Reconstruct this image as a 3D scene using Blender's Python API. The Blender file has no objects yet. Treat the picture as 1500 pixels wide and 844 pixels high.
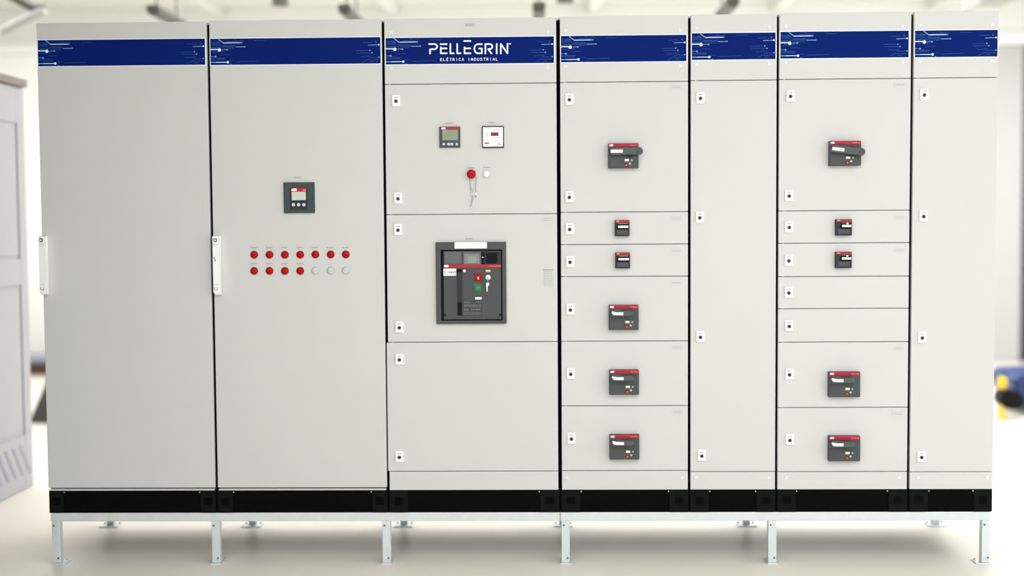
import bpy, bmesh, math, random
from mathutils import Vector, Matrix
random.seed(4)
S = bpy.context.scene
C = S.collection

# ------------------------------------------------------------------ camera
W_, H_ = 1500, 844
CAM = Vector((2.3245, -5.9566, 1.6084))
YAW, PITCH, ROLL, F = 0.0236, 0.0532, -0.0067, 1895.52
fw = Vector((-math.sin(YAW)*math.cos(PITCH), math.cos(YAW)*math.cos(PITCH), -math.sin(PITCH)))
r0 = Vector((math.cos(YAW), math.sin(YAW), 0)); u0 = r0.cross(fw)
rt = r0*math.cos(ROLL) + u0*math.sin(ROLL)
up = u0*math.cos(ROLL) - r0*math.sin(ROLL)
cd = bpy.data.cameras.new('camera'); cam = bpy.data.objects.new('camera', cd); C.objects.link(cam)
cam.matrix_world = Matrix(((rt.x, up.x, -fw.x, CAM.x), (rt.y, up.y, -fw.y, CAM.y), (rt.z, up.z, -fw.z, CAM.z), (0, 0, 0, 1)))
cd.sensor_width = 36; cd.lens = F/W_*36; cd.clip_end = 100
cd.dof.use_dof = True; cd.dof.focus_distance = 5.93; cd.dof.aperture_fstop = 0.6
S.camera = cam

# ------------------------------------------------------------------ light
S.view_settings.view_transform = 'Standard'; S.view_settings.look = 'None'
S.view_settings.gamma = 1; S.view_settings.use_curve_mapping = False
S.view_settings.exposure = 0.06
w = bpy.data.worlds.new('daylight'); S.world = w; w.use_nodes = True
bg = w.node_tree.nodes['Background']; bg.inputs[0].default_value = (.985, .99, 1.0, 1); bg.inputs[1].default_value = 0.45

def area(name, loc, to, sx, sy, power, col):
    l = bpy.data.lights.new(name, 'AREA'); l.shape = 'RECTANGLE'; l.size = sx; l.size_y = sy; l.energy = power; l.color = col
    o = bpy.data.objects.new(name, l); C.objects.link(o); o.location = loc
    o.rotation_euler = (Vector(to)-Vector(loc)).to_track_quat('-Z', 'Y').to_euler()
    return o
# daylight through the right wall opening; area fills added in front and overhead
area('side_opening_daylight', (8.3, -4.3, 1.9), (0, -4.3, 1.9), 5.6, 3.0, 70, (.80, .92, 1.0))
area('front_fill', (-.8, -9.3, 2.0), (-.8, 0, 1.6), 15.0, 3.6, 235, (.98, .99, 1.0))  # unseen wide fill added behind the camera to light the cabinet fronts
area('front_overhead_fill', (3.9, -5.4, 3.85), (3.9, -5.4, 0), 8, 4.6, 330, (.93, .97, 1.0))  # overhead fill added to brighten the front floor, ceiling is closed here
area('rear_overhead_fill', (1.4, 4.65, 3.86), (1.4, 4.65, 0), 11.0, 4.6, 430, (.985, .993, 1.0))  # fill added under the rear ceiling to whiten back wall and floor
area('rear_right_overhead_fill', (6.6, 4.6, 3.84), (6.6, 4.6, 0), 2.6, 4.6, 130, (.95, .98, 1.0))  # extra fill added at right rear to lift the floor there

# ------------------------------------------------------------------ pixel -> point on a plane y = Y
def at(px, py, Y=0.0):
    d = fw + rt*((px-750)/F) - up*((py-422)/F)
    t = (Y-CAM.y)/d.y
    p = CAM + d*t
    return p.x, p.z

# ------------------------------------------------------------------ materials
def s2l(c):
    c = c/255.0
    return c/12.92 if c <= .04045 else ((c+.055)/1.055)**2.4
MATS = {}
def mat(name, rgb, rough=.5, metal=0.0, spec=.5, noise=0.0, nscale=8.0, bump=0.0, bscale=60.0, coat=0.0, stretch=None):
    if name in MATS: return MATS[name]
    m = bpy.data.materials.new(name); m.use_nodes = True; nt = m.node_tree; b = nt.nodes['Principled BSDF']
    col = tuple(s2l(c) for c in rgb) + (1,)
    b.inputs['Base Color'].default_value = col
    b.inputs['Roughness'].default_value = rough; b.inputs['Metallic'].default_value = metal
    b.inputs['Specular IOR Level'].default_value = spec; b.inputs['Coat Weight'].default_value = coat
    tc = nt.nodes.new('ShaderNodeTexCoord'); mp = nt.nodes.new('ShaderNodeMapping'); nt.links.new(tc.outputs['Object'], mp.inputs[0])
    if stretch: mp.inputs['Scale'].default_value = stretch
    if noise > 0:
        n = nt.nodes.new('ShaderNodeTexNoise'); n.inputs['Scale'].default_value = nscale; n.inputs['Detail'].default_value = 5
        nt.links.new(mp.outputs[0], n.inputs['Vector'])
        mx = nt.nodes.new('ShaderNodeMix'); mx.data_type = 'RGBA'
        mx.inputs[6].default_value = tuple(v*(1-noise) for v in col[:3])+(1,)
        mx.inputs[7].default_value = tuple(min(1, v*(1+noise)) for v in col[:3])+(1,)
        nt.links.new(n.outputs['Fac'], mx.inputs[0]); nt.links.new(mx.outputs[2], b.inputs['Base Color'])
    if bump > 0:
        n2 = nt.nodes.new('ShaderNodeTexNoise'); n2.inputs['Scale'].default_value = bscale; n2.inputs['Detail'].default_value = 3
        nt.links.new(mp.outputs[0], n2.inputs['Vector'])
        bp = nt.nodes.new('ShaderNodeBump'); bp.inputs['Strength'].default_value = bump; bp.inputs['Distance'].default_value = .001
        nt.links.new(n2.outputs['Fac'], bp.inputs['Height']); nt.links.new(bp.outputs[0], b.inputs['Normal'])
    MATS[name] = m
    return m
PAINT = mat('powder_coat', (203.5, 202.5, 200), .42, spec=.35, noise=.012, nscale=3, bump=.06, bscale=400)
PAINT_IN = mat('cabinet_body_paint', (205, 203, 198), .5)
CAPM = mat('cap_light_grey', (218, 218, 216), .45)
GASKET = mat('black_gasket', (3, 3, 3), .9, spec=.02)
PLINTH = mat('plinth_black', (4, 4, 5), .75, spec=.06, noise=.2, nscale=20)
PLINTHC = mat('plinth_corner_black', (10, 11, 13), .7, spec=.1, noise=.2, nscale=30)
BLUE = mat('band_blue', (0, 28, 104), .6, spec=.07, noise=.1, nscale=4)
CIRC1 = mat('circuit_print_white', (225, 238, 250), .5, spec=.2)
CIRC2 = mat('circuit_print_pale_blue', (120, 160, 205), .5, spec=.2)
CIRC3 = mat('circuit_print_faint', (44, 82, 152), .5, spec=.2)
TEAL = mat('circuit_print_teal', (16, 58, 112), .5, spec=.2)
WHITE = mat('white_plastic', (244, 244, 241), .4)
LETTER = mat('letter_white', (250, 251, 255), .5)
DARK = mat('charcoal_plastic', (66, 69, 70), .5, spec=.4, noise=.06, nscale=60)
DARKG = mat('meter_case_charcoal', (52, 62, 64), .5, spec=.4)
DARKER = mat('dark_plastic', (40, 42, 43), .5, spec=.3)
HANDLEM = mat('handle_grey_plastic', (72, 80, 80), .45, spec=.4)
BLACK = mat('black_plastic', (7, 7, 8), .55, spec=.15)
REDS = mat('red_strip', (176, 20, 40), .4, spec=.35)
REDT = mat('red_tint_print', (222, 130, 138), .5)
RED = mat('red_lens', (172, 0, 8), .35, spec=.18)
REDD = mat('red_lamp_bezel', (140, 0, 10), .4, spec=.2)
GREYL = mat('grey_lens', (196, 198, 194), .3)
GREYB = mat('grey_bezel', (170, 172, 168), .4)
GREEN = mat('green_button', (14, 112, 62), .4)
SCREEN = mat('lcd_pale', (196, 202, 190), .25, noise=.03, nscale=80)
SCREENG = mat('lcd_green_grey', (132, 146, 122), .25, noise=.08, nscale=60)
SEGRED = mat('red_display', (104, 10, 22), .25)
SILVER = mat('silver_metal', (200, 200, 200), .3, metal=.9)
KEYM = mat('lock_core_metal', (92, 88, 84), .4, metal=.6)
GALV = mat('galvanised_steel', (213, 219, 220), .5, metal=.35, noise=.1, nscale=18, bump=.05)
INK = mat('grey_ink', (120, 120, 118), .6)
INKL = mat('pale_grey_ink', (172, 172, 170), .6)
LABELM = mat('label_plate', (200, 200, 197), .45)
PAPER = mat('paper_sticker', (242, 243, 240), .6)
GLASSY = mat('smoky_window', (84, 86, 90), .2, spec=.4, coat=.1, noise=.1, nscale=40)
LCDB = mat('display_blue_grey', (122, 120, 130), .25, noise=.1, nscale=90)
CREAM = mat('cream_label', (226, 196, 130), .5)
BLUEW = mat('button_pale_blue', (196, 206, 232), .4)
FLOORM = mat('polished_concrete', (233, 226, 216), .42, spec=.35, noise=.07, nscale=1.1, bump=.03)
WALLM = mat('plaster_white', (247, 247, 245), .85, spec=.1)
WALLP = mat('plaster_pinkish', (240, 225, 216), .85, spec=.1)
CEILM = mat('ceiling_greenish_white', (230, 232, 225), .85, spec=.1, noise=.05, nscale=1.2)
BLOCKM = mat('light_blocker_dark', (52, 52, 50), .9, spec=.1)
FRAMEM = mat('dark_door_frame', (50, 50, 54), .6)
ENC = mat('grey_enclosure_paint', (174, 174, 181), .5)
ENCS = mat('grey_enclosure_lid', (128, 118, 116), .5)
ENCV = mat('enclosure_vent_dark', (150, 153, 170), .6)
LAMPM = mat('dark_lamp_metal', (70, 70, 60), .5)
BROWN = mat('brown_wood', (84, 62, 50), .7, noise=.2, nscale=10)
BLUEP = mat('blue_machine_paint', (6, 46, 104), .5, coat=.05)
TEALP = mat('dark_teal_rubber', (14, 44, 56), .6)
YEL = mat('yellow_plastic', (225, 190, 20), .4)

# ------------------------------------------------------------------ mesh builder
class MB:
    def __init__(s): s.v = []; s.f = []; s.m = []; s.mats = []
    def mi(s, m):
        if m not in s.mats: s.mats.append(m)
        return s.mats.index(m)
    def add(s, vs, fs, m):
        n = len(s.v); k = s.mi(m); s.v += [tuple(p) for p in vs]
        for f in fs: s.f.append(tuple(i+n for i in f)); s.m.append(k)
    def box(s, x0, x1, y0, y1, z0, z1, m, bev=0.0, seg=2):
        if x0 > x1: x0, x1 = x1, x0
        if z0 > z1: z0, z1 = z1, z0
        if y0 > y1: y0, y1 = y1, y0
        vs = [(x, y, z) for z in (z0, z1) for y in (y0, y1) for x in (x0, x1)]
        fs = [(0, 2, 3, 1), (4, 5, 7, 6), (0, 1, 5, 4), (2, 6, 7, 3), (0, 4, 6, 2), (1, 3, 7, 5)]
        if bev <= 0: s.add(vs, fs, m); return
        b = bmesh.new(); bv = [b.verts.new(p) for p in vs]
        for f in fs: b.faces.new([bv[i] for i in f])
        bmesh.ops.bevel(b, geom=list(b.edges), offset=bev, segments=seg, affect='EDGES', profile=.5)
        b.verts.index_update()
        s.add([p.co[:] for p in b.verts], [[q.index for q in f.verts] for f in b.faces], m); b.free()
    def prism(s, out, y0, y1, m, bev=0.0):
        """outline in x,z pushed from y0 (back) to y1 (front, smaller y)"""
        n = len(out); a = sum(out[i][0]*out[(i+1) % n][1]-out[(i+1) % n][0]*out[i][1] for i in range(n))
        if a < 0: out = out[::-1]
        cx = sum(p[0] for p in out)/n; cz = sum(p[1] for p in out)/n
        rings = [(y0, 0.0), (y1+bev, 0.0)] + ([(y1, bev)] if bev > 0 else [])
        vs = []
        for y, ins in rings:
            for x, z in out:
                d = math.hypot(x-cx, z-cz) or 1; k = 1-ins/d
                vs.append((cx+(x-cx)*k, y, cz+(z-cz)*k))
        fs = []; R = len(rings)
        for r in range(R-1):
            for i in range(n):
                j = (i+1) % n; fs.append((r*n+i, r*n+j, (r+1)*n+j, (r+1)*n+i))
        fs.append(tuple((R-1)*n+i for i in range(n))); fs.append(tuple(range(n))[::-1])
        s.add(vs, fs, m)
    def disc(s, x, z, r, y0, y1, m, n=24, bev=0.0, rz=None):
        rz = rz or r
        s.prism([(x+r*math.cos(2*math.pi*i/n), z+rz*math.sin(2*math.pi*i/n)) for i in range(n)], y0, y1, m, bev)
    def dome(s, x, z, r, y0, h, m, n=24, k=5):
        vs = []; fs = []
        for j in range(k):
            a = j/k*math.pi/2; rr = r*math.cos(a); y = y0-h*math.sin(a)
            vs += [(x+rr*math.cos(2*math.pi*i/n), y, z+rr*math.sin(2*math.pi*i/n)) for i in range(n)]
        vs.append((x, y0-h, z))
        for j in range(k-1):
            for i in range(n):
                q = (i+1) % n; fs.append((j*n+i, j*n+q, (j+1)*n+q, (j+1)*n+i))
        for i in range(n): fs.append(((k-1)*n+i, (k-1)*n+(i+1) % n, k*n))
        s.add(vs, fs, m)
    def stroke(s, pts, w, y0, y1, m, caps=True):
        for q_, ((a, b), (c, d)) in enumerate(zip(pts, pts[1:])):
            y1 = y1 - .00003
            L = math.hypot(c-a, d-b)
            if L < 1e-6: continue
            nx, nz = -(d-b)/L*w/2, (c-a)/L*w/2
            s.prism([(a-nx, b-nz), (c-nx, d-nz), (c+nx, d+nz), (a+nx, b+nz)], y0, y1, m)
        if caps:
            for p in pts: s.disc(p[0], p[1], w/2*.98, y0, y1-.00004, m, 10)
    def tube(s, pts, r, m, n=8, r2=None):
        pts = [Vector(p) for p in pts]; K = len(pts); vs = []; fs = []
        for i, p in enumerate(pts):
            t = (pts[min(i+1, K-1)]-pts[max(i-1, 0)]).normalized()
            a = t.cross(Vector((0, 0, 1)) if abs(t.z) < .9 else Vector((1, 0, 0))).normalized(); b = t.cross(a)
            rr = r if r2 is None else r+(r2-r)*i/(K-1)
            vs += [tuple(p+a*rr*math.cos(2*math.pi*k/n)+b*rr*math.sin(2*math.pi*k/n)) for k in range(n)]
        for i in range(K-1):
            for k in range(n):
                q = (k+1) % n; fs.append((i*n+k, i*n+q, (i+1)*n+q, (i+1)*n+k))
        fs.append(tuple(range(n))[::-1]); fs.append(tuple((K-1)*n+k for k in range(n)))
        s.add(vs, fs, m)
    def build(s, name, parent=None, root=None, label=None, smooth=False):
        o0 = Vector(root.location) if root else Vector((0, 0, 0))
        me = bpy.data.meshes.new(name); me.from_pydata([tuple(Vector(p)-o0) for p in s.v], [], s.f)
        for m in s.mats: me.materials.append(m)
        for p, k in zip(me.polygons, s.m): p.material_index = k
        b = bmesh.new(); b.from_mesh(me); bmesh.ops.recalc_face_normals(b, faces=b.faces); b.to_mesh(me); b.free()
        me.update()
        if smooth:
            for p in me.polygons: p.use_smooth = True
        o = bpy.data.objects.new(name, me); C.objects.link(o)
        if parent: o.parent = parent
        if label: o['label'] = label
        return o
def thing(name, label, cat, loc, group=None):
    o = bpy.data.objects.new(name, None); C.objects.link(o); o.location = loc; o.empty_display_size = .1
    o['label'] = label; o['category'] = cat
    if group: o['group'] = group
    return o
def tagm(mb, name, label, cat, base, group=None):
    """a thing that is a single mesh, origin at its base"""
    e = type('E', (), {'location': base})
    o = mb.build(name, None, e); o.location = base; o['label'] = label; o['category'] = cat
    if group: o['group'] = group
    return o
def struct(mb, name):
    o = mb.build(name); o['kind'] = 'structure'; return o

FONT = {
 'E': [[(.6, 1), (0, 1), (0, 0), (.6, 0)], [(0, .5), (.5, .5)]], 'L': [[(0, 1), (0, 0), (.55, 0)]], 'T': [[(0, 1), (.7, 1)], [(.35, 1), (.35, 0)]],
 'R': [[(0, 0), (0, 1), (.5, 1), (.6, .75), (.5, .5), (0, .5)], [(.3, .5), (.6, 0)]], 'I': [[(.3, 1), (.3, 0)]],
 'C': [[(.6, .9), (.4, 1), (.15, 1), (0, .8), (0, .2), (.15, 0), (.4, 0), (.6, .1)]], 'A': [[(0, 0), (.32, 1), (.64, 0)], [(.12, .35), (.52, .35)]],
 'N': [[(0, 0), (0, 1), (.6, 0), (.6, 1)]], 'D': [[(0, 0), (0, 1), (.4, 1), (.6, .75), (.6, .25), (.4, 0), (0, 0)]], 'U': [[(0, 1), (0, .2), (.15, 0), (.45, 0), (.6, .2), (.6, 1)]],
 'S': [[(.6, .9), (.4, 1), (.1, 1), (0, .8), (.1, .55), (.5, .45), (.6, .2), (.45, 0), (.1, 0), (0, .1)]],
 'B': [[(0, 0), (0, 1), (.45, 1), (.55, .75), (.45, .5), (0, .5)], [(.45, .5), (.62, .25), (.45, 0), (0, 0)]]}
def text(mb, st, x, z, h, pitch, w, y0, y1, m):
    for i, ch in enumerate(st):
        if ch == 'É':
            mb.stroke([(x+i*pitch+.25*h, z+1.25*h), (x+i*pitch+.45*h, z+1.4*h)], w, y0, y1, m); ch = 'E'
        for pl in FONT.get(ch, []):
            mb.stroke([(x+i*pitch+a*h, z+b*h) for a, b in pl], w, y0, y1, m)
def inkrows(mb, x0, x1, z0, z1, rows, y0, y1, m, word=.008):
    """unreadable small print as short dashes"""
    for r in range(rows):
        z = z1-(z1-z0)*(r+.5)/rows; x = x0; h = (z1-z0)/rows*.42
        while x < x1-.001:
            e = min(x1, x+word*random.uniform(.5, 1.4)); mb.box(x, e, y0, y1, z-h/2, z+h/2, m); x = e+word*.35

# ================================================================== the room
m = MB(); m.box(-8.6, 8.6, -9.5, 8.6, -.12, 0, FLOORM); struct(m, 'floor')
m = MB(); m.box(-8.6, 8.6, -9.5, 8.6, 3.95, 4.1, CEILM); struct(m, 'ceiling')
m = MB(); m.box(-8.6, 8.6, 8.4, 8.6, 0, 3.95, WALLM); struct(m, 'wall_back')
m = MB(); m.box(-8.8, -8.6, -9.5, 8.6, 0, 3.95, WALLP); struct(m, 'wall_left')
m = MB(); m.box(8.4, 8.6, -9.5, -7.3, 0, 3.95, WALLM); m.box(8.4, 8.6, -1.3, 8.4, 0, 3.95, WALLM)
m.box(8.4, 8.6, -7.3, -1.3, 0, .35, WALLM); m.box(8.4, 8.6, -7.3, -1.3, 3.5, 3.95, WALLM); struct(m, 'wall_right')
m = MB(); m.box(-4.1, 8.4, 8.28, 8.4, 3.47, 3.56, WALLM); struct(m, 'trim_1')
m = MB(); m.box(6.2, 7.55, 8.3, 8.4, 0, 3.46, mat('grey_plaster', (184, 184, 183), .8)); struct(m, 'trim_8')
# tall dark framed door at the right end of the back wall
m = MB(); m.box(7.56, 8.38, 8.3, 8.4, .02, 3.46, FRAMEM)
m.box(7.72, 8.26, 8.27, 8.3, .3, 1.6, FRAMEM, .01); m.box(7.72, 8.26, 8.27, 8.3, 1.75, 3.3, FRAMEM, .01)
o = struct(m, 'door_1')
m = MB(); m.tube([(7.67, 8.24, 1.0), (7.67, 8.24, 1.25)], .012, SILVER); m.tube([(7.67, 8.3, 1.02), (7.67, 8.24, 1.02)], .008, SILVER); m.tube([(7.67, 8.3, 1.23), (7.67, 8.24, 1.23)], .008, SILVER)
h = m.build('door_handle', o)
# unseen dark blocker added left of the view to shade the leftmost cabinet
m = MB(); m.box(-.60, -.44, -3.9, .36, 0, 3.95, BLOCKM); struct(m, 'light_blocker_left')
# ceiling joists
for i, xx in enumerate((-1.2, .7, 2.9, 4.9, 6.6)):
    m = MB(); m.box(xx-.06, xx+.06, 6.2, 8.4, 3.86, 3.95, CEILM); struct(m, 'trim_%d' % (i+2))

# ================================================================== support frame
P0, P1 = at(74, 753)[0], at(1453.5, 751)[0]
XB = [(at(t, 29)[0]+at(b, 717)[0])/2 for t, b in ((52, 72), (304.3, 317), (561, 568.5), (818, 820), (1009.5, 1010), (1139, 1138), (1335, 1332.5), (1463, 1454))]
ZPT = sum(at(x, y)[1] for x, y in ((317, 719), (820, 717), (1138, 719)))/3
ZPB = sum(at(x, y)[1] for x, y in ((317, 752), (820, 749.5), (1138, 751)))/3
ZRB = ZPB-.041
XL, XR = XB[0]+.006, XB[7]-.006
fr = thing('support_frame', 'galvanised steel frame on short legs carrying the whole row of cabinets', 'frame', ((XL+XR)/2, .4, 0))
XM = at(820.5, 760)[0]
for a, b in ((XL, XM-.001), (XM+.001, XR)):
    m = MB(); m.box(a, b, .002, .042, ZRB, ZPB-.0005, GALV, .003); m.build('front_rail', fr, fr)
    m = MB(); m.box(a, b, .76, .80, ZRB, ZPB-.0005, GALV, .003); m.build('rear_rail', fr, fr)
LEGX = [at(82, 800)[0], at(316, 800)[0], at(566, 800)[0], at(828.5, 800)[0], at(1131.5, 800)[0], at(1448.5, 800)[0]]
LEGX[0] = max(LEGX[0], XL+.02); LEGX[5] = min(LEGX[5]+.01, XR-.02)
for i, x in enumerate(LEGX):
    for y in (.022, .78):
        m = MB(); m.box(x-.0195, x+.0195, y-.0195, y+.0195, .006, ZRB, GALV, .003)
        lg = m.build('leg', fr, fr)
        m = MB()
        if i == 0: a, b = x-.022, x+.046
        elif i == 5: a, b = x-.046, x+.022
        else: a, b = x-.024, x+.024
        if y > .5: a, b = x-.05, x+.05
        y0_, y1_ = (y-.028, y+.07) if y < .5 else (y-.055, y+.03)
        if i in (0, 5) and y < .5: y1_ = y+.05
        m.box(a, b, y0_, y1_, 0, .006, GALV, .001)
        for bx in (a+.012, b-.012):
            m.tube([(bx, y1_-.015, .0055), (bx, y1_-.015, .014)], .006, SILVER, 6)
        m.build('foot_plate', lg, fr)
    m = MB(); m.box(x-.0195, x+.0195, .042, .76, ZRB+.001, ZPB-.002, GALV, .002); m.build('cross_rail', fr, fr)
    for bx, bz in ((x-.008, ZRB-.02), (x+.009, .03)):
        m = MB(); m.tube([(bx, .0026, bz), (bx, -.002, bz)], .004, KEYM, 8); m.build('leg_bolt', fr, fr)

# ================================================================== cabinets
DT = .022           # door thickness
ZT = [at((a+b)/2, y)[1] for a, b, y in ((52, 303, 29.3), (303, 560, 27.5), (560, 818, 26), (818, 1009, 23.5), (1009, 1139, 21.6), (1139, 1335, 20), (1335, 1463, 18.7))]
ZTOP = sum(ZT)/7
def Z(px0, px1, y): return at((px0+px1)/2, y)[1]

def lockset(door, root, px, py):
    x, z = at(px, py, -.008); m = MB()
    m.box(x-.0185, x+.0185, -.009, .001, z-.027, z+.025, WHITE, .003)
    m.disc(x, z-.004, .0088, -.009, -.0105, KEYM, 16); m.disc(x, z-.004, .004, -.0105, -.0115, BLACK, 8)
    m.box(x-.009, x+.009, -.0095, -.009, z+.0115, z+.0145, INK)
    m.build('door_lock', door, root, 'small white lock plate with a dark round key core')
def nameplate(root, px, py, wpx=16, hpx=7, rows=2, ink=INK, par=None):
    x, z = at(px, py, -.001); w2 = wpx*.00157; h2 = hpx*.00157; m = MB()
    m.box(x-w2, x+w2, -.0015, .0005, z-h2, z+h2, LABELM)
    inkrows(m, x-w2*.75, x+w2*.75, z-h2*.7, z+h2*.7, rows, -.0018, -.0015, ink)
    m.build('nameplate', par or root, root)
def band(header, root, xl, xr, yb, yt, lf, brand=False):
    """blue strip with a printed circuit pattern; xl..xr metres, yt/yb z"""
    k = .00313; m = MB(); a, b = -.0012, -.0002
    m.box(xl-.003, xr+.003, -.0008, .0004, yb-.003, yt+.003, LETTER)
    m.box(xl, xr, a, .0004, yb, yt, BLUE)
    H = yt-yb; kz = H/39.0
    def L(pts): return [(xl+p*k, yt-q*kz) for p, q in pts]
    def R(pts): return [(xr-p*k, yt-q*kz) for p, q in pts]
    t0, t1, t2, t3 = -.0012, -.0014, -.0016, -.0018
    # faint lines, left side
    for pts in ([(3, 12.5), (38, 12.5)], [(3, 8), (14, 8)], [(25, 4.5), (49, 3.5)], [(19, 15), (35, 14.5)], [(15, 23.5), (29, 23.5)], [(2, 9.6), (16, 9.6)],
                [(2, 26), (8, 26)], [(28, 32.5), (35, 32.5)], [(38, 34.5), (71, 33.5)], [(65, 3.5), (81, 3.5)], [(3, 20), (20, 19)], [(6, 28), (22, 29)], [(8, 4.5), (12, 4.5), (15, 7)], [(36, 1), (38, 4)]):
        if pts[-1][0]*k < (xr-xl)*.9: m.stroke(L(pts), .0016, t0, t1, CIRC3)
    for pts in ([(1, 6), (12, 6)], [(1, 14), (14, 14)], [(1, 30), (20, 30.5)], [(18, 10.5), (36, 10.8)]): m.stroke(L(pts), .006, t0, -.0013, TEAL)
    # pale lines and bright nodes
    for pts in ([(38, 12.5), (50, 12.5)],): m.stroke(L(pts), .003, t1, t2, CIRC2)
    m.stroke(L([(12.5, 1), (19.5, 6.5), (47, 6.3)]), .0042, t1, t2, CIRC2); m.stroke(L([(20, 6.4), (44, 6.2)]), .0022, t2, t3, CIRC1)
    m.stroke(L([(.6, 16), (13, 16)]), .0042, t1, t2, CIRC1); m.disc(*L([(13.5, 16.7)])[0], .0075, t1, t2, CIRC1, 16)
    m.stroke(L([(17, 16.5), (24, 16.5)]), .0018, t0, t1, CIRC2); m.disc(*L([(24.5, 16.6)])[0], .0035, t1, t2, CIRC2, 12)
    m.stroke(L([(.6, 35), (25, 35)]), .0038, t1, t2, CIRC2); m.stroke(L([(8, 35), (25, 35)]), .002, t2, t3, CIRC1); m.disc(*L([(25.5, 35)])[0], .0055, t2, t3, CIRC1, 14)
    m.stroke(L([(1, 26.3), (7, 26.3)]), .002, t0, t1, CIRC2); m.disc(*L([(7.5, 26.3)])[0], .004, t1, t2, CIRC2, 12)
    m.disc(*L([(51, 12.4)])[0], .003, t1, t2, CIRC2, 12); m.disc(*L([(13, 6)])[0], .003, t1, t2, CIRC3, 12)
    m.disc(*L([(30, 38)])[0], .002, t1, t2, CIRC2, 8)
    # right side
    m.stroke(R([(18, 11.8), (2.5, 11.3)]), .0026, t1, t2, CIRC2); m.disc(*R([(2.5, 11.3)])[0], .0038, t2, t3, CIRC1, 12)
    m.disc(*R([(6.5, 7)])[0], .004, t0, t1, CIRC3, 12)
    for pts in ([(36, 20), (16, 19.5)], [(35, 23.2), (12.5, 23.2)], [(17, 30), (2, 30)], [(29, 28.5), (14, 27.5)], [(14, 33.5), (3, 33.2)], [(27, 37), (19, 33), (14, 33.5)], [(26, 8), (12, 7.5)], [(16, 36), (10, 36)]):
        m.stroke(R(pts), .0017, t0, t1, CIRC3)
    for q in ((15.5, 19.5), (12.5, 23.2), (2.5, 29.6)): m.disc(*R([q])[0], .003, t1, t2, CIRC2, 10)
    m.build('blue_band', header, root, 'dark blue strip printed with pale circuit lines')
    if brand:
        m = MB(); Y0, Y1 = -.0012, -.0032; wd = .0066
        def q(pts): return [at(a_, b_) for a_, b_ in pts]
        for pts in ([(628.5, 64.6), (637, 64.6), (639.6, 66), (640.4, 68.3), (639.6, 70.6), (637, 72.2), (630, 72.4), (630, 78.6)],
                    [(645.3, 64.8), (654.5, 64.8)], [(654.5, 78.2), (645.8, 78.2), (645.8, 69.4)], [(646, 71), (654.2, 71)],
                    [(659.8, 64.4), (659.8, 78.2), (664.8, 78.2)], [(669.8, 64.4), (669.8, 78.2), (674.8, 78.2)],
                    [(679.8, 60.2), (689.3, 60.2)], [(689.5, 78.2), (680.5, 78.2), (680.5, 69.4)], [(680.8, 71), (689, 71)],
                    [(705.8, 64.8), (699.5, 64.8), (696.2, 66.6), (694.6, 71.4), (696.2, 76.3), (699.5, 78.2), (705.8, 78.2), (705.8, 71.2), (701.8, 71.2)],
                    [(711, 78.6), (711, 64.7), (718.2, 64.7), (720.8, 66.2), (721.3, 68.4), (720.5, 70.6), (718.2, 72), (715, 72), (720.2, 78.6)],
                    [(727.6, 64.4), (727.6, 78.6)], [(733.6, 78.6), (733.6, 64.6), (743.4, 78.2), (743.4, 64.2)]):
            m.stroke(q(pts), wd, Y0, Y1, LETTER)
        x, z = at(747.2, 64.4); m.disc(x, z, .0038, Y0, Y1, LETTER, 12)
        x, z = at(645, 89.3); text(m, 'ELÉTRICA INDUSTRIAL', x+.001, z, .0112, .0141, .0020, Y0, Y1, LETTER)
        m.build('brand_lettering', header, root, 'white lettering reading PELLEGRIN above ELÉTRICA INDUSTRIAL')
def caps(par, root, pts):
    for px, py in pts:
        x, z = at(px, py); m = MB(); m.disc(x, z, .0085, .0004, -.0022, CAPM, 16, .001); m.build('screw_cap', par, root)

BANDPX = [(54, 300.5, 59, 56.5, 97.2, 95), (308, 557.5, 56.2, 55, 94.5, 94), (565, 811.5, 54.7, 54.2, 93.7, 93.2), (820.5, 1005.5, 53.6, 50, 91.7, 89.3),
          (1012.5, 1136, 49.3, 47, 88.3, 86.3), (1143, 1331, 46.6, 45, 85.6, 84.4), (1339, 1462.3, 44.5, 44, 84, 83)]
NAMES = [
 'leftmost tall cabinet, plain full-height door in shade with white swing handle',
 'tall cabinet with one square dark meter above two rows of red indicator lamps',
 'wide cabinet with lettered blue band, red stop button and large framed air circuit breaker',
 'breaker cabinet left of the first narrow plain cabinet, every compartment door fitted with a breaker',
 'narrow plain cabinet standing between the two breaker cabinets, single tall door',
 'right-hand breaker cabinet with two blank compartment doors below its small breakers',
 'narrow plain cabinet closing the right end of the row']
GAPS = [0, .0062, .0062, .0085, .0062, .0056, .0062, 0]      # half width of the black joint at each boundary
cabs = []
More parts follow.
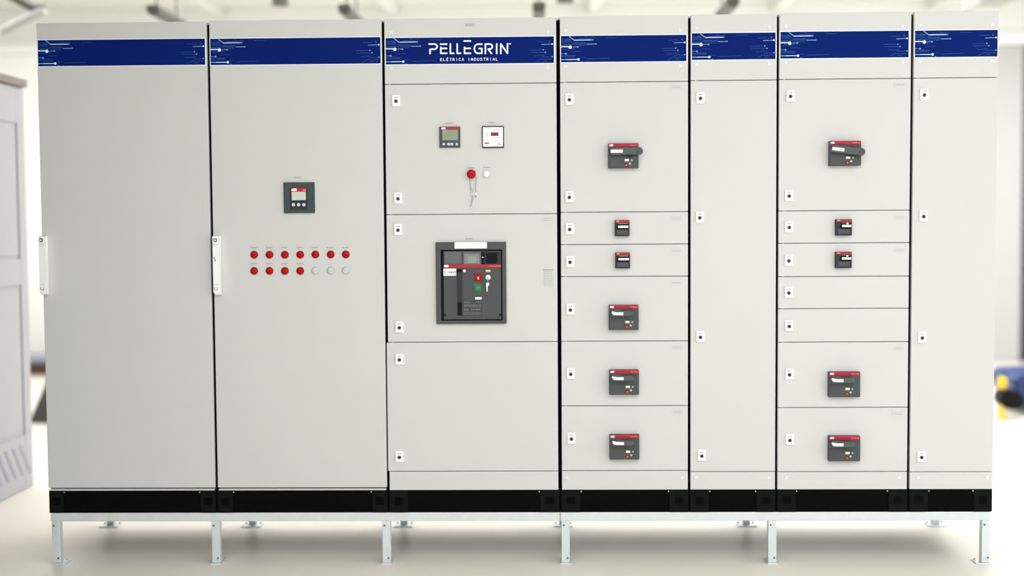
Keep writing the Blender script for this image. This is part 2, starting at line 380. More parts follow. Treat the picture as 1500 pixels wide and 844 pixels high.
for i in range(7):
    x0, x1 = XB[i]+GAPS[i], XB[i+1]-GAPS[i+1]
    root = thing('switchgear_cabinet', NAMES[i], 'electrical cabinet', ((x0+x1)/2, .4, ZPB), 'switchgear cabinets bolted side by side in one row')
    cabs.append((root, x0, x1))
    zt = ZTOP + {0: -.006, 1: -.003, 2: -.003, 3: 0, 4: .002, 5: .005, 6: .006}[i]
    m = MB(); bx0, bx1 = x0-GAPS[i]*.97+(.002 if i == 0 else 0), x1+GAPS[i+1]*.97-(.002 if i == 6 else 0)
    m.box(bx0+.0, bx1, .0265, .8, ZPT+.001, zt-.002, PAINT_IN, .002)
    if i < 2: m.box(x0+.004, x1-.004, .0015, .0265, ZPT+.001, ZPT+.0085, PAINT, .001)
    else: m.box(x0+.004, x1-.004, .012, .0265, ZPT+.001, ZPT+.01, PAINT_IN)
    m.build('body', root, root)
    m = MB()    # black sealing strips in the joints on both sides
    for a, b, on in ((bx0-.0001, x0+.004, i > 0), (x1-.004, bx1+.0001, i < 6)):
        if on: m.box(a, b, DT+.0005, .0262, ZPT+.003, zt-.012, GASKET)
    if i in (0, 6):
        pass
    if m.v: m.build('gasket', root, root)
    # plinth
    pl = MB(); pl.box(x0-GAPS[i]*.97, x1+GAPS[i+1]*.97, .0035, .796, ZPB, ZPT, PLINTH, .002); plo = pl.build('plinth', root, root)
    wc = .085 if i not in (0, 1) else .07
    for a, b in ((x0-GAPS[i]*.75+.003, x0+wc), (x1-wc, x1+GAPS[i+1]*.75-.003)):
        m = MB(); m.box(a, b, -.0015, .0045, ZPB+.001, ZPT-.001, PLINTHC, .0015)
        cx = (a+b)/2; cz = (ZPB+ZPT)/2+.004; m.box(cx-.019, cx+.019, -.0025, -.0015, cz-.018, cz+.018, PLINTH, .0005)
        m.build('corner_block', plo, root)
    for xx in (x0+wc+.004, x1-wc-.004) if i in (0, 1, 3, 4, 5, 6) else (x1-wc-.004,):
        m = MB(); m.disc(xx, ZPT-.007, .003, .0045, .0005, SILVER, 10); m.build('plinth_screw', plo, root)
    # header and skirt
    bl, br, ytl, ytr, ybl, ybr = BANDPX[i]
    xl, xr = at(bl, 75)[0], at(br, 75)[0]
    xl = max(xl, x0+.004); xr = min(xr, x1-.004)
    zbt, zbb = (at(bl, ytl)[1]+at(br, ytr)[1])/2, (at(bl, ybl)[1]+at(br, ybr)[1])/2
    if i < 2:
        zb = at(315, 714.4)[1]
        m = MB(); m.box(x0, x1, 0, DT, zb, zt, PAINT, .0022, 3); d = m.build('door', root, root)
        band(d, root, xl, xr, zbb, zbt, i)
        # swing handle
        Yh = -.034; px = 62.3 if i == 0 else 312.3
        hx0, zt_ = at(px, 345.5, -.02); zb_ = at(px, 432.5, -.02)[1]
        hx0 = x0-.006 if i == 0 else x0+.003
        m = MB(); m.box(hx0, hx0+.034, -.012, 0, zb_, zt_, WHITE, .004)
        m.build('handle_plate', d, root)
        m = MB()
        m.prism([(hx0+.001, zt_-.001), (hx0+.03, zt_-.001), (hx0+.036, zb_+.02), (hx0+.036, zb_+.004), (hx0+.012, zb_+.001), (hx0+.001, zb_+.012)], -.012, -.032, WHITE, .004)
        m.box(hx0+.004, hx0+.026, -.0335, -.032, zt_-.0405, zt_-.039, INK)
        m.box(hx0+.004, hx0+.026, -.0335, -.032, zb_+.048, zb_+.0495, INKL)
        m.box(hx0+.008, hx0+.022, -.0345, -.032, zt_-.028, zt_-.012, KEYM, .002); m.box(hx0+.0115, hx0+.0185, -.0355, -.0344, zt_-.0235, zt_-.0165, WHITE)
        m.stroke([(hx0+.008, zb_+.038), (hx0+.008, zb_+.026), (hx0+.02, zb_+.024), (hx0+.021, zb_+.036)], .002, -.032, -.0335, INK)
        if i == 1:
            m.stroke([(hx0+.012, zt_-.098), (hx0+.009, zt_-.106), (hx0+.015, zt_-.112), (hx0+.01, zt_-.118)], .0032, -.032, -.0335, INK)
        m.build('swing_handle', d, root, 'white lever handle with dark latch')
        continue
    hz = {2: at(690, 122.5)[1], 3: at(913, 119.9)[1], 4: at(1074, 117.6)[1], 5: at(1236, 115.6)[1], 6: at(1400, 113.9)[1]}[i]
    m = MB(); m.box(x0, x1, 0, DT, hz+.0015, zt, PAINT, .002, 3); hd = m.build('header_panel', root, root)
    band(hd, root, xl, xr, zbb, zbt, i, brand=(i == 2))
    ky = (ytl+ytr)/2; kb = (ybl+ybr)/2
    caps(hd, root, [(bl+8, ky-7), (br-9, ky-7.5), (bl+8, kb+7), (br-9, kb+6)])
    lz = {2: at(693, 690.5)[1], 3: at(913, 689.5)[1], 4: at(1074, 691)[1], 5: at(1236, 691)[1], 6: at(1393, 691.3)[1]}[i]
    m = MB(); m.box(x0, x1, 0, DT, ZPT+.0015, lz-.0015, PAINT, .002, 3); sk = m.build('skirt_panel', root, root)
    if i > 2: caps(sk, root, [(at_x, 700) for at_x in ({3: (831, 999), 4: (1020, 1126), 5: (1152, 1317), 6: (1345, 1446)}[i])])

    COLS = {2: (693, [122.5, 313.8, 501, 690.5], [[(580, 147), (583, 290)], [(583, 336), (585, 479)], [(585, 526), (585, 669)]]),
            3: (913, [119.9, 310.6, 358, 405, 499.8, 594.6, 689.5], [[(834, 145), (834, 288)], [(834.5, 335)], [(835, 383)], [(835.5, 453)], [(836, 547)], [(837, 642)]]),
            4: (1074, [117.6, 691], [[(1026, 143), (1025, 318), (1026, 493), (1028, 667)]]),
            5: (1236, [115.6, 308.5, 356, 405, 452, 501, 597, 691], [[(1158, 140), (1156, 286)], [(1156, 332)], [(1155.5, 381)], [(1155.5, 428)], [(1156, 477)], [(1156.5, 548)], [(1157, 644)]]),
            6: (1393, [113.9, 691.3], [[(1354, 138), (1353, 316), (1351, 494), (1350, 669)]])}
    cx, ys, lk = COLS[i]
    for a, b, ll in zip(ys, ys[1:], lk):
        za, zb = at(cx, a)[1]-.0015, at(cx, b)[1]+.0015
        xl_ = x0-.006 if (i == 2 and b > 600) else x0
        yo = 0
        m = MB(); m.box(xl_, x1, 0, DT, zb, za, PAINT, .002, 3)
        # hinge pin showing in the joint
        d = m.build('door', root, root)
        m = MB(); m.disc(x0+.022, za+.0022, .0028, DT, .0015, WHITE, 8); m.build('hinge_pin', d, root)
        for q in ll: lockset(d, root, *q)

# ------------------------------------------------------------------ cabinet 2: meter and lamps
r2 = cabs[1][0]
def rect(px0, py0, px1, py1, Y):
    a = at(px0, py0, Y); b = at(px1, py1, Y); return min(a[0], b[0]), max(a[0], b[0]), min(a[1], b[1]), max(a[1], b[1])
def rbox(m, px0, py0, px1, py1, yb, yf, mt, bev=0):
    a, b, c, d = rect(px0, py0, px1, py1, yf); m.box(a, b, yf, yb, c, d, mt, bev)
def rdisc(m, px, py, rpx, yb, yf, mt, n=20, bev=0):
    x, z = at(px, py, yf); m.disc(x, z, rpx*.00313, yb, yf, mt, n, bev)

def abb(m, px, py, h, pitch, w, yb, yf):
    x, z = at(px, py, yf); text(m, 'ABB', x, z, h, pitch, w, yb, yf, LETTER)

m = MB(); rbox(m, 415, 267.3, 461, 312, .001, -.012, DARKG, .003); mt = m.build('panel_meter', r2, r2, 'square dark grey meter with a small pale screen')
m = MB(); rbox(m, 424.5, 274.5, 450.5, 307, -.0115, -.015, DARKER, .001)
rbox(m, 426, 275.5, 448.5, 280.6, -.015, -.0162, REDS); abb(m, 427, 279.6, .0095, .0085, .0028, -.0162, -.0168); rbox(m, 443.5, 277.5, 448, 279.5, -.0162, -.0166, REDT)
m.build('bezel', mt, r2)
m = MB(); rbox(m, 427.2, 281, 448, 293.2, -.015, -.0158, SCREEN); m.build('screen', mt, r2)
for px in (429.7, 437.3, 445): m = MB(); rdisc(m, px, 300, 2.5, -.015, -.018, BLUEW, 16, .001); m.build('button', mt, r2)
nameplate(r2, 436, 260, 13, 4, 1)
LX = [372, 394.5, 417, 439.5, 461.7, 484.2, 506.3]
for row, (ly, n) in enumerate(((373.3, 7), (397, 7))):
    for k in range(n):
        on = row == 0 or k < 4; x, z = at(LX[k], ly-(.4 if k > 3 else 0), -.006)
        m = MB(); m.disc(x, z, .0182, .001, -.004, REDD if on else GREYB, 24, .0015)
        lamp = m.build('indicator_lamp', r2, r2, 'red indicator lamp' if on else 'unlit pale grey indicator lamp')
        m = MB(); m.dome(x, z, .0158, -.004, .006 if on else .003, RED if on else GREYL); m.build('lens', lamp, r2, smooth=True)
        if on: nameplate(r2, LX[k]-(.3 if row == 0 else 0), ly-10.4, 12.5, 3.4, 1)

# ------------------------------------------------------------------ cabinet 3
r3 = cabs[2][0]
m = MB(); rbox(m, 643.5, 185.6, 674.2, 216, .001, -.012, DARK, .003); mt = m.build('panel_meter', r3, r3, 'small dark meter with a green-grey screen')
m = MB(); rbox(m, 645.5, 186.3, 672.5, 189.6, -.0115, -.0132, REDS); abb(m, 646.5, 189.2, .0075, .0068, .002, -.0132, -.0137); m.build('red_strip', mt, r3)
m = MB(); rbox(m, 647.8, 190.3, 671, 205.3, -.0115, -.0132, SCREENG)
x, z = at(650, 192.5, -.0132)
for s_ in range(3): m.box(x, x+.012-.003*s_, -.0136, -.0132, z-.006*s_-.002, z-.006*s_, INKL)
m.build('screen', mt, r3)
for px in (650, 657, 661.8, 669): m = MB(); rdisc(m, px, 211.2, 1.9 if px in (650, 669) else 2.1, -.0115, -.0145, BLUEW, 14); m.build('button', mt, r3)
nameplate(r3, 658, 180.5, 13, 4, 1); nameplate(r3, 720.5, 179.5, 13, 4, 1)
m = MB(); rbox(m, 706, 184.8, 738.2, 216.5, .001, -.010, DARKER, .002); mt = m.build('protection_relay', r3, r3, 'white-faced relay with a dark red number display')
m = MB(); rbox(m, 707.4, 186.4, 736.8, 214.7, -.0095, -.0118, WHITE, .001)
for a, b, c, d, rw in ((709.5, 187, 720, 189, 1), (710, 193.5, 717, 200, 4), (710.5, 203, 715.5, 206, 1), (722.5, 189.5, 735, 192, 1), (722, 200.5, 735, 203, 1), (722.5, 205, 733, 209, 2)):
    A = rect(a, b, c, d, -.012); inkrows(m, A[0], A[1], A[2], A[3], rw, -.0122, -.0118, INKL, .004)
rbox(m, 709.8, 208.7, 716.3, 211, -.0118, -.0123, INK)
m.build('face', mt, r3)
m = MB(); rbox(m, 719, 194, 730.2, 199, -.0118, -.0128, SEGRED, .0004)
A = rect(720.5, 195, 728.5, 198, -.013); inkrows(m, A[0], A[1], A[2], A[3], 1, -.0132, -.0128, RED, .004); m.build('number_display', mt, r3)
for px, py in ((731.5, 211),): m = MB(); rdisc(m, px, py, 1.5, -.0118, -.014, GREYB, 12); m.build('button', mt, r3)
# stop button and lamp
x, z = at(690.3, 255, -.02)
m = MB(); m.disc(x, z, .015, .001, -.012, DARKER, 20); sb = m.build('stop_button', r3, r3, 'red mushroom stop button')
m = MB(); m.disc(x, z, .0205, -.012, -.022, RED, 28, .002); m.dome(x, z, .0185, -.022, .006, RED, 28); m.build('mushroom_head', sb, r3)
SBX, SBZ = x, z
x, z = at(712.6, 255, -.008)
m = MB(); m.disc(x, z, .0185, .001, -.006, GREYL, 24, .0015); wb = m.build('indicator_lamp', r3, r3, 'white indicator lamp beside the red stop button')
m = MB(); m.dome(x, z, .0135, -.006, .006, WHITE); m.build('lens', wb, r3, smooth=True)
nameplate(r3, 690, 245.7, 12, 3.5, 1); nameplate(r3, 713, 245.3, 12, 3.5, 1)
nameplate(r3, 688, 36.5, 18, 6, 2); nameplate(r3, 802.3, 321.5, 16, 8.5, 2, INKL); nameplate(r3, 688, 350, 15, 4, 1)
# printed data sheet on the middle door
a, b, c, d = rect(795, 394, 811, 420, -.001); m = MB(); m.box(a, b, -.0014, .0005, c, d, LABELM)
m.box(a+.002, b-.002, -.0018, -.0014, d-.006, d-.003, INK); inkrows(m, a+.003, b-.003, c+.003, d-.009, 9, -.0018, -.0014, INKL, .009); m.build('data_sticker', r3, r3)

# air circuit breaker
m = MB(); Yf = -.016
o4 = (638, 355, 742, 474.3); i4 = (645.3, 366.3, 736, 469.5)
A = rect(*o4, Yf); Bq = rect(*i4, Yf)
m.box(A[0], A[1], .001, Yf, Bq[3], A[3], DARK, .0025); m.box(A[0], A[1], .001, Yf, A[2], Bq[2], DARK, .0025)
m.box(A[0], Bq[0], .001, Yf, Bq[2]-.002, Bq[3]+.002, DARK, .0025); m.box(Bq[1], A[1], .001, Yf, Bq[2]-.002, Bq[3]+.002, DARK, .0025)
m.box(Bq[0]-.001, Bq[1]+.001, .0005, -.001, Bq[2]-.001, Bq[3]+.001, BLACK)
acb = m.build('air_circuit_breaker', r3, r3, 'large dark framed air circuit breaker with a red strip')
m = MB(); rbox(m, 665.8, 355, 713.2, 364, Yf+.001, Yf-.0022, WHITE, .0005); m.build('title_plate', acb, r3, 'blank white label plate')
m = MB(); yf = -.010
rbox(m, 649.3, 368, 734.5, 468, -.0008, yf, DARK, .002)
for q in ((651.5, 379.5), (732.8, 379.5), (652, 462), (733, 461.5)): rdisc(m, q[0], q[1], 1.7, yf, yf-.0012, BLACK, 12)
fc = m.build('face', acb, r3)
def sub(name, fn, lab=None):
    m = MB(); fn(m); m.build(name, acb, r3, lab)
sub('terminal_cover', lambda m: (rbox(m, 650.5, 368.8, 676, 387, yf+.0005, yf-.003, GLASSY, .001)))
sub('display', lambda m: (rbox(m, 678, 368.5, 705, 388, yf+.0005, yf-.003, GLASSY, .001), rbox(m, 680, 372, 702.5, 386, yf-.003, yf-.004, LCDB), rbox(m, 685, 376, 698, 385, yf-.004, yf-.0043, SCREENG), rbox(m, 705, 369, 709.5, 387.5, yf, yf-.0035, BLACK), rdisc(m, 707.2, 377, .9, yf-.0035, yf-.004, WHITE, 8)), 'grey display panel')
sub('window', lambda m: (rbox(m, 709.8, 368.8, 734, 387, yf+.0005, yf-.002, DARKER, .001), rbox(m, 712, 370.5, 728.5, 386, yf-.002, yf-.003, BLACK, .0004)))
def strip(m):
    rbox(m, 650, 387.8, 734, 391.8, yf+.0005, yf-.003, REDS, .0006); abb(m, 650.6, 391.2, .0085, .0072, .0026, yf-.003, yf-.0036)
    A = rect(717, 388.7, 733, 391.2, yf-.003); inkrows(m, A[0], A[1], A[2], A[3], 1, yf-.0034, yf-.003, REDT, .006)
sub('red_strip', strip)
def sticker(m):
    rbox(m, 649.6, 393.6, 668.3, 404, yf+.0005, yf-.001, PAPER)
    x, z = at(653.5, 399, yf-.0012); m.stroke([(x+.006*math.cos(t)*1.2, z+.011*math.sin(t)) for t in [1.0+.35*k for k in range(13)]], .0016, yf-.001, yf-.0014, INK)
    A = rect(657, 396.5, 667.5, 401, yf-.001); inkrows(m, A[0], A[1], A[2], A[3], 1, yf-.0014, yf-.001, INK, .006)
    x0_, z0_ = at(656, 401.5, yf-.001); x1_, z1_ = at(667.5, 401.5, yf-.001); m.stroke([(x0_, z0_), (x1_, z1_)], .0012, yf-.001, yf-.0014, GREEN)
sub('sticker', sticker, 'white sticker with a dark swoosh')
def lever(m):
    rbox(m, 669.5, 394.5, 676.5, 399.5, yf+.0005, yf-.008, BLACK, .002); rbox(m, 670.2, 399, 677, 443, yf+.0005, yf-.010, DARKER, .002)
    rbox(m, 670.2, 443, 677, 462.5, yf+.0005, yf-.004, BLACK, .001)
sub('charging_lever', lever, 'long black charging lever')
sub('indicator', lambda m: rdisc(m, 680.3, 397, 2, yf, yf-.002, WHITE, 14))
def btn(mt, y0, y1, red):
    def f(m):
        rbox(m, 694.5, y0, 706, y1, yf+.0005, yf-.003, REDD if red else mt, .001); rbox(m, 696, y0+1.5, 704.5, y1-1.2, yf-.003, yf-.006, mt, .001)
        if red: rbox(m, 699.8, y0+4.5, 701.4, y1-3, yf-.006, yf-.0065, WHITE)
        else:
            x, z = at(700.3, (y0+y1)/2, yf-.006); m.stroke([(x-.005, z+.006), (x, z-.006), (x+.005, z+.006)], .0018, yf-.006, yf-.0065, SCREENG)
    return f
sub('button', btn(RED, 401, 412.3, True), 'red off button'); sub('button', btn(GREEN, 416, 427, False), 'green on button')
def txt(m):
    A = rect(696, 396, 706, 399, yf); inkrows(m, A[0], A[1], A[2], A[3], 1, yf-.0004, yf, REDS, .008)
sub('red_marking', txt)
sub('marking_plate', lambda m: rbox(m, 711.5, 395.5, 718.5, 398.5, yf, yf-.001, CREAM), 'cream marking plate')
sub('marking_plate', lambda m: rbox(m, 696, 435.5, 705.5, 438.8, yf, yf-.0015, WHITE), 'white marking plate')
def keyf(m):
    rdisc(m, 715, 406.5, 4.0, yf, yf-.010, SILVER, 20, .001)
    x, z = at(714, 411, yf-.016); m.tube([(x+.004, yf-.01, z+.012), (x+.002, yf-.018, z+.004), (x, yf-.016, z-.006)], .0025, SILVER, 6)
    m.prism([(x-.007, z-.012), (x+.006, z-.008), (x+.009, z-.02), (x+.002, z-.026), (x+.001, z-.05), (x-.004, z-.052), (x-.006, z-.026)], yf-.014, yf-.017, SILVER)
sub('key', keyf, 'silver key in a round lock')
def dat(m):
    rbox(m, 678, 440, 706, 463, yf+.0005, yf-.0015, DARKG)
    for a, b, c, d, rw in ((679.5, 441.5, 689, 444.5, 2), (679.5, 446, 704, 450, 2), (679, 452, 687, 456, 2), (690, 452, 704, 455, 1), (679, 457.5, 704, 461.5, 2), (698, 441, 704, 444.5, 1)):
        A = rect(a, b, c, d, yf-.0015); inkrows(m, A[0], A[1], A[2], A[3], rw, yf-.0018, yf-.0015, INK, .008)
sub('data_plate', dat)

# seal tag hanging from the stop button
base = (SBX+.003, -.012, at(689, 302, -.01)[1])
tg = thing('seal_tag', 'thin wire loop with a small clear seal hanging from the red stop button', 'seal tag', base)
m = MB(); p = lambda a, b, y=-.01: (at(a, b, y)[0], y, at(a, b, y)[1])
m.tube([p(687.2, 260, -.014), p(688, 268, -.010), p(689.2, 275, -.007), p(690.8, 279.5, -.005)], .0011, INK, 6)
m.tube([p(697.4, 258, -.014), p(697.2, 268, -.010), p(696.4, 274, -.007), p(697, 280, -.006), p(697.4, 284, -.006)], .0011, INK, 6)
m.build('wire_loop', tg, tg)
m = MB(); a, b, c, d = rect(690, 281.5, 695.5, 287, -.006); m.box(a, b, -.009, -.003, c, d, LABELM, .001); x, z = at(697.6, 284, -.006); m.disc(x, z, .0065, -.003, -.009, WHITE, 14, .001)
x, z = at(691, 278.3, -.005); m.disc(x, z, .005, -.002, -.007, GREYB, 12); m.build('seal_body', tg, tg)
m = MB(); m.tube([p(693.4, 287, -.006), p(692.2, 293, -.006), p(689.2, 303, -.006)], .0026, GREYB, 8); m.tube([p(697.8, 286, -.006), p(697.4, 290, -.006)], .0018, GREYB, 8); m.build('wire_tail', tg, tg)

# ------------------------------------------------------------------ circuit breakers
def rot2(pts, c, a):
    ca, sa = math.cos(a), math.sin(a); return [(c[0]+(x-c[0])*ca-(z-c[1])*sa, c[1]+(x-c[0])*sa+(z-c[1])*ca) for x, z in pts]
def breaker(root, x0, y0, x1, y1, big=False, tilt=0.0, lab=None):
    yf = -.030; k = .00313
    m = MB(); rbox(m, x0, y0, x1, y1, .001, yf, DARK, .003)
    A = rect(x0, y0, x1, y1, yf)
    m.box(A[0]+.006, A[1]-.006, yf-.0012, yf, A[2]+.006, A[3]-.032, DARK, .0005)
    br = m.build('circuit_breaker', root, root, lab)
    m = MB(); rbox(m, x0+.8, y0+.3, x1-.3, y0+5.2, yf+.001, yf-.0028, REDS, .001)
    abb(m, x0+1.6, y0+4.0, .0072, .0062, .0019, yf-.0028, yf-.0034)
    q = rect(x0+(x1-x0)*.72, y0+1.6, x1-1.6, y0+4, yf-.003); inkrows(m, q[0], q[1], q[2], q[3], 1, yf-.0033, yf-.0028, REDT, .007)
    m.build('red_strip', br, root)
    # rotary handle
    m = MB(); cx, cz = at(x0+31, y0+(14 if not big else (12.5 if tilt == 0 else 15)), yf-.01)
    m.disc(cx, cz, .024, yf, yf-.010, DARKER if big else DARK, 28, .002)
    hx0, hz = at(x0+2.3, y0+13, yf-.03); hx1 = at(x1+(6.5 if big else -7), y0+13, yf-.03)[0]
    hz = at(x0, y0+((11.5 if tilt == 0 else 14.6) if big else 12.7), yf-.03)[1]
    hh = .0165 if big else .0125
    out = [(hx0+.004, hz-hh), (hx1-(.02 if big else .012), hz-hh)]
    rr = hh*(1.0 if not big else 1.05)
    out += [(hx1-rr+rr*math.cos(t), hz+rr*math.sin(t)) for t in [-math.pi/2+math.pi*j/10 for j in range(11)]]
    out += [(hx1-(.02 if big else .012), hz+hh), (hx0+.01, hz+hh), (hx0, hz+hh*.4), (hx0, hz-hh*.6)]
    c = (cx, cz); m.prism(rot2(out, c, tilt), yf-.008, yf-.032, HANDLEM, .004)
    if big:
        e = rot2([(hx1-rr, hz)], c, tilt)[0]; m.disc(e[0], e[1], rr*.62, yf-.032, yf-.0335, DARK, 18, .0005)
    h = m.build('rotary_handle', br, root, 'dark grey rotary handle')
    m = MB(); w0, w1 = hx0+.004, hx0+.004+17.3*k
    if big: st = [(w0, hz-.0075), (w1, hz-.0075), (w1, hz+.0065), (w0, hz+.0065)]
    else: st = [(w0, hz+.009), (w0+.003, hz+.001), (w0+.012, hz-.0062), (w1, hz-.007), (w1, hz+.0062), (w0+.02, hz+.0065), (w0+.006, hz+.011)]
    m.prism(rot2(st, c, tilt), yf-.031, yf-.0335, WHITE, .0005); m.build('position_stripe', br, root, 'white stripe on the handle')
    m = MB(); bx = x0+27; by = y0+(24.8 if not big else 24.6)
    q = rect(bx-3, by-1.6, bx+3, by+1.6, yf-.0012); m.box(q[0], q[1], yf-.0035, yf-.001, q[2], q[3], WHITE, .0008); m.build('test_button', br, root)
    m = MB(); rdisc(m, bx-.6, by+7, 2.6, yf-.001, yf-.0028, REDD, 16); rdisc(m, bx-.6, by+7.4, 1.1, yf-.0028, yf-.0036, REDT, 12)
    rdisc(m, bx+4.8, by+5.2, 1.5, yf-.001, yf-.0030, GREYL, 12); rdisc(m, bx+7.3, by+.2, 1.4, yf-.001, yf-.0028, GREYB, 12)
    m.build('trip_button', br, root)
    if not big:
        m = MB(); q = rect(x0+4.5, y0+6.3, x0+17, y0+8.4, yf); inkrows(m, q[0], q[1], q[2], q[3], 1, yf-.0016, yf-.001, SCREENG, .009); m.build('position_scale', br, root)
def mini(root, x0, y0, x1, y1, right=False, lab=None):
    yf = -.024
    m = MB(); rbox(m, x0, y0, x1, y1, .001, yf, DARKER, .002); br = m.build('circuit_breaker', root, root, lab)
    m = MB(); rbox(m, x0+.8, y0+.3, x1-.5, y0+3.6, yf+.0005, yf-.002, REDS, .0005)
    q = rect(x0+2, y0+.9, x0+6.2, y0+2.9, yf); m.box(q[0], q[1], yf-.0024, yf-.002, q[2], q[3], REDT)
    q = rect(x0+(9 if right else 5), y0+4.2, x1-3, y0+5.8, yf); inkrows(m, q[0], q[1], q[2], q[3], 1, yf-.0012, yf, CREAM if not right else SCREENG, .006)
    m.build('red_strip', br, root)
    m = MB(); a = x0+(9 if right else 4.5); b = x1-(.6 if right else 1.6)
    rbox(m, a-1.5, y0+6.6, b+.1, y0+13.2, yf+.0005, yf-.010, BLACK, .002); m.build('toggle', br, root)
    m = MB(); rbox(m, a, y0+8.2, b-.2, y0+11.3, yf-.0095, yf-.0112, WHITE, .0006)
    if right: rdisc(m, x0+17, y0+6, 1.4, yf-.001, yf-.0112, WHITE, 10)
    m.build('position_stripe', br, root, 'white marking stripe')
    m = MB(); rbox(m, x0+3, y0+14, x1-3, y0+21, yf+.0005, yf-.002, DARK, .001); m.build('rating_plug', br, root)
r4, r6 = cabs[3][0], cabs[5][0]
breaker(r4, 891, 210, 935.5, 246.3, big=True, tilt=0, lab='large breaker, handle overhanging its right edge')
mini(r4, 900.7, 322.5, 922.2, 346); mini(r4, 901.4, 370, 923, 393.2)
for y in (447, 542, 637): breaker(r4, 892+(y-447)/190, y, 935.6+(y-447)/190, y+36.6)
for q in ((991, 128, 16, 7, 1), (991, 320.3, 16, 7, 2), (991, 367.7, 16, 7, 1), (991, 414.5, 16, 7, 1), (991.5, 509.5, 16, 7, 2), (992, 603.8, 16, 7, 2)): nameplate(r4, *q, INKL)
breaker(r6, 1215.2, 206.4, 1261.5, 242.8, big=True, tilt=-.12, lab='large breaker with a slightly tilted handle')
mini(r6, 1224.5, 321.3, 1248, 345, True); mini(r6, 1224.3, 369, 1247.8, 392.8, True)
for y in (545, 639): breaker(r6, 1214.3, y, 1260.2, y+37)
for q in ((1318.5, 124.2, 18, 8, 1), (1318, 318.7, 18, 7, 2), (1317.5, 366.5, 18, 7, 2), (1316.5, 510.2, 17, 7, 2), (1316, 605.5, 18, 8, 2)): nameplate(r6, *q, INKL)

# ================================================================== background
# grey enclosure standing at the left, its side face towards us
ex0, ex1, ey0, ey1, ez = -1.62, -.80, .75, 1.83, 2.47
en = thing('grey_enclosure', 'blurred tall grey enclosure with recessed panels at the left edge', 'enclosure', ((ex0+ex1)/2, (ey0+ey1)/2, 0))
m = MB(); m.box(ex0, ex1-.008, ey0, ey1, 0, ez-.052, ENC)
for a, b, c, d in ((ey0+.112, ey1-.112, .005, .33), (ey0+.112, ey1-.112, 1.235, 1.39), (ey0+.112, ey1-.112, 2.2, ez-.06), (ey1-.11, ey1-.001, .005, ez-.06), (ey0+.001, ey0+.11, .005, ez-.06)):
    m.box(ex1-.0075, ex1, a, b, c, d, ENC, .002)
m.build('body', en, en)
m = MB(); m.box(ex0-.02, ex1+.02, ey0-.02, ey1+.02, ez-.05, ez, ENCS, .008); m.build('lid', en, en)
for c, d in ((.36, 1.21), (1.41, 2.18)):
    m = MB(); m.box(ex1-.0075, ex1-.003, ey0+.13, ey1-.13, c, d, ENC, .002); m.build('side_panel', en, en)
m = MB()
for k in range(9):
    y = ey0+.12+k*.105; # slanted louvre slots
    vs = [(ex1+.002, y-.09, .28), (ex1+.002, y-.055, .28), (ex1+.002, y+.085, .09), (ex1+.002, y+.05, .09)]
    vs += [(ex1-.002, a[1], a[2]) for a in vs]
    m.add(vs, [(0, 1, 2, 3), (7, 6, 5, 4), (0, 4, 5, 1), (1, 5, 6, 2), (2, 6, 7, 3), (3, 7, 4, 0)], ENCV)
m.build('vent', en, en, 'row of slanted vent slots')

# dark things on the floor at the left, far behind
m = MB(); m.add([(-1.80, 4.25, 0), (-1.30, 4.25, 0), (-1.30, 4.25, .50), (-1.60, 4.25, .44), (-1.80, 4.7, 0), (-1.30, 4.7, 0), (-1.30, 4.7, .50), (-1.60, 4.7, .44)],
    [(0, 1, 2, 3), (4, 7, 6, 5), (0, 4, 5, 1), (1, 5, 6, 2), (2, 6, 7, 3), (3, 7, 4, 0)], DARK)
tagm(m, 'rubber_ramp', 'dark wedge-shaped block on the bright floor behind the leftmost cabinet', 'ramp', (-1.56, 4.47, 0))
m = MB()
for k in range(3): m.box(-3.75, -2.7, 7.45+k*.3, 7.55+k*.3, 0, .10, BROWN, .004)
for k in range(5): m.box(-3.75+k*.22, -3.58+k*.22, 7.42, 8.18, .10, .125, BROWN, .003)
m.box(-3.7, -2.72, 7.5, 8.1, .125, .17, ENCV, .01)
tagm(m, 'wooden_pallet', 'low brown pallet on the floor along the back wall, far left', 'pallet', (-3.2, 7.8, 0))

# blue machine and yellow-black drum at the right
bm = thing('blue_machine', 'low blue machine on a dark base at the right edge, blurred', 'machine', (6.42, 4.62, 0))
m = MB(); m.prism([(6.11, .17), (6.9, .11), (6.9, .36), (6.14, .345), (6.08, .30)], 4.95, 4.42, BLUEP, .02); m.build('body', bm, bm)
m = MB(); m.box(6.22, 6.85, 4.46, 4.9, .03, .17, TEALP, .02); m.build('base', bm, bm)
for xx in (6.3, 6.76):
    m = MB(); m.disc(xx, .05, .05, 4.5, 4.44, BLACK, 20, .008); m.build('wheel', bm, bm)
dr = thing('hose_drum', 'small black and yellow drum standing beside the blue machine', 'drum', (5.99, 4.33, 0))
m = MB(); m.disc(6.005, .165, .08, 4.42, 4.25, BLACK, 28, .015); m.disc(6.035, .155, .07, 4.25, 4.235, BLACK, 24, .004); m.build('body', dr, dr)
m = MB(); m.box(5.935, 5.99, 4.28, 4.38, .235, .335, YEL, .02); m.build('cap', dr, dr, 'yellow cap')
m = MB(); m.box(5.94, 5.97, 4.27, 4.37, 0.02, .11, YEL, .008); m.box(5.935, 5.985, 4.26, 4.38, 0, .03, YEL, .008); m.build('foot', dr, dr, 'yellow foot')
m = MB(); m.tube([(5.965, 4.33, .32), (5.965, 4.33, .35), (5.99, 4.33, .36)], .008, BLACK); m.build('grip', dr, dr)

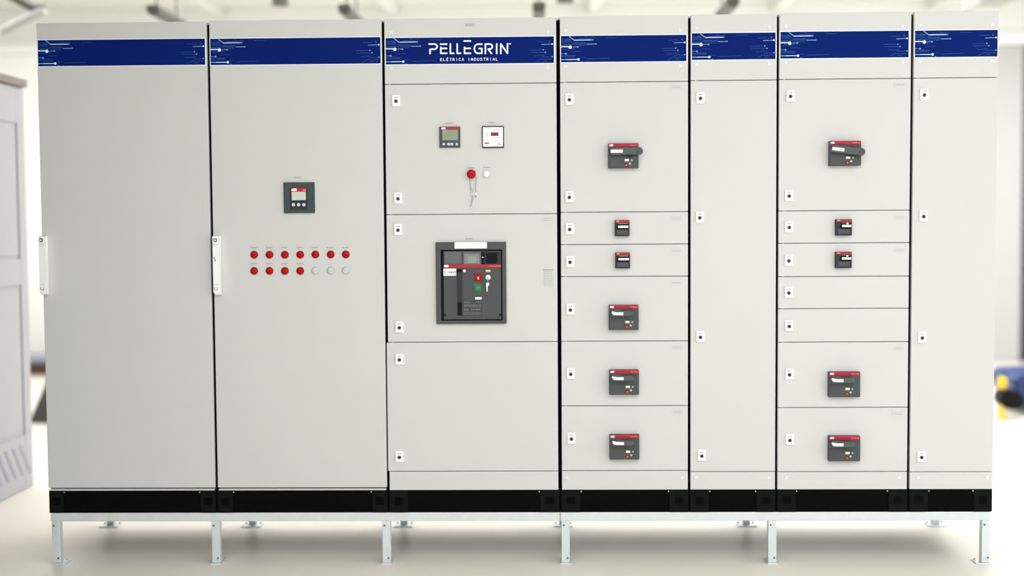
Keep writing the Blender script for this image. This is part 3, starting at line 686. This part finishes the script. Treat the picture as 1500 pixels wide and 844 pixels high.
# hanging lamps under the ceiling of the rear bay
def lamp(x, y, z, lab):
    t = thing('hanging_lamp', lab, 'lamp', (x, y, z), 'dark lamps hanging over the rear bay')
    m = MB(); n = 12
    for sg in (0,):
        m.box(x-.045, x+.045, y-.36, y+.36, z-.035, z+.02, LAMPM, .012)
    m.build('housing', t, t)
    m = MB(); m.box(x-.035, x+.035, y-.33, y+.33, z-.045, z-.035, LAMPM, .003); m.build('louvre', t, t)
    for q in (-.25, .25):
        m = MB(); m.tube([(x, y+q, z+.03), (x, y+q, 3.95)], .006, LAMPM, 6); m.build('rod', t, t)
lamp(-.40, 3.5, 3.11, 'leftmost of the dark lamps hanging above the cabinets')
lamp(.95, 3.5, 3.10, 'hanging lamp above the second cabinet, left of the lettered band')
lamp(2.31, 3.5, 3.10, 'hanging lamp above the lettered wide cabinet')
lamp(3.66, 3.5, 3.12, 'rightmost of the dark lamps hanging above the cabinets')
def spot(x, y, z, lab):
    t = thing('ceiling_spotlight', lab, 'spotlight', (x, y, z), 'round spotlights hanging over the rear bay')
    m = MB(); m.tube([(x, y, z-.07), (x, y, z+.07)], .065, LAMPM, 16, .045); m.build('head', t, t, smooth=False)
    m = MB(); m.tube([(x, y, z+.07), (x, y, 3.95)], .01, LAMPM, 8); m.build('rod', t, t)
spot(.43, 3.5, 3.24, 'left one of two round spotlights at the top, above second cabinet')
spot(2.50, 3.5, 3.24, 'round spotlight at the top edge, above the joint beside the lettered cabinet')
t = thing('pipe_bracket', 'blurred grey slanted bracket hanging in the top left corner', 'bracket', (-1.45, 3.5, 3.1))
m = MB(); m.tube([(-1.30, 3.5, 3.16), (-1.62, 3.5, 3.0)], .035, GREYB, 10); m.build('lower_arm', t, t)
m = MB(); m.tube([(-1.62, 3.5, 3.3), (-1.38, 3.5, 3.17), (-1.30, 3.5, 3.17)], .03, LAMPM, 10); m.tube([(-1.62, 3.5, 3.3), (-1.62, 3.5, 3.95)], .02, LAMPM, 8); m.build('upper_arm', t, t)
t = thing('cable_tray', 'grey cable tray corner hanging near the top right corner', 'cable tray', (5.5, 3.5, 3.1))
m = MB(); m.box(5.42, 5.68, 3.3, 3.7, 3.135, 3.155, GREYB, .003); m.box(5.40, 5.42, 3.3, 3.7, 3.09, 3.19, GREYB, .003); m.build('tray', t, t)
m = MB(); m.tube([(5.55, 3.5, 3.155), (5.55, 3.5, 3.95)], .008, GREYB, 8); m.build('rod', t, t)
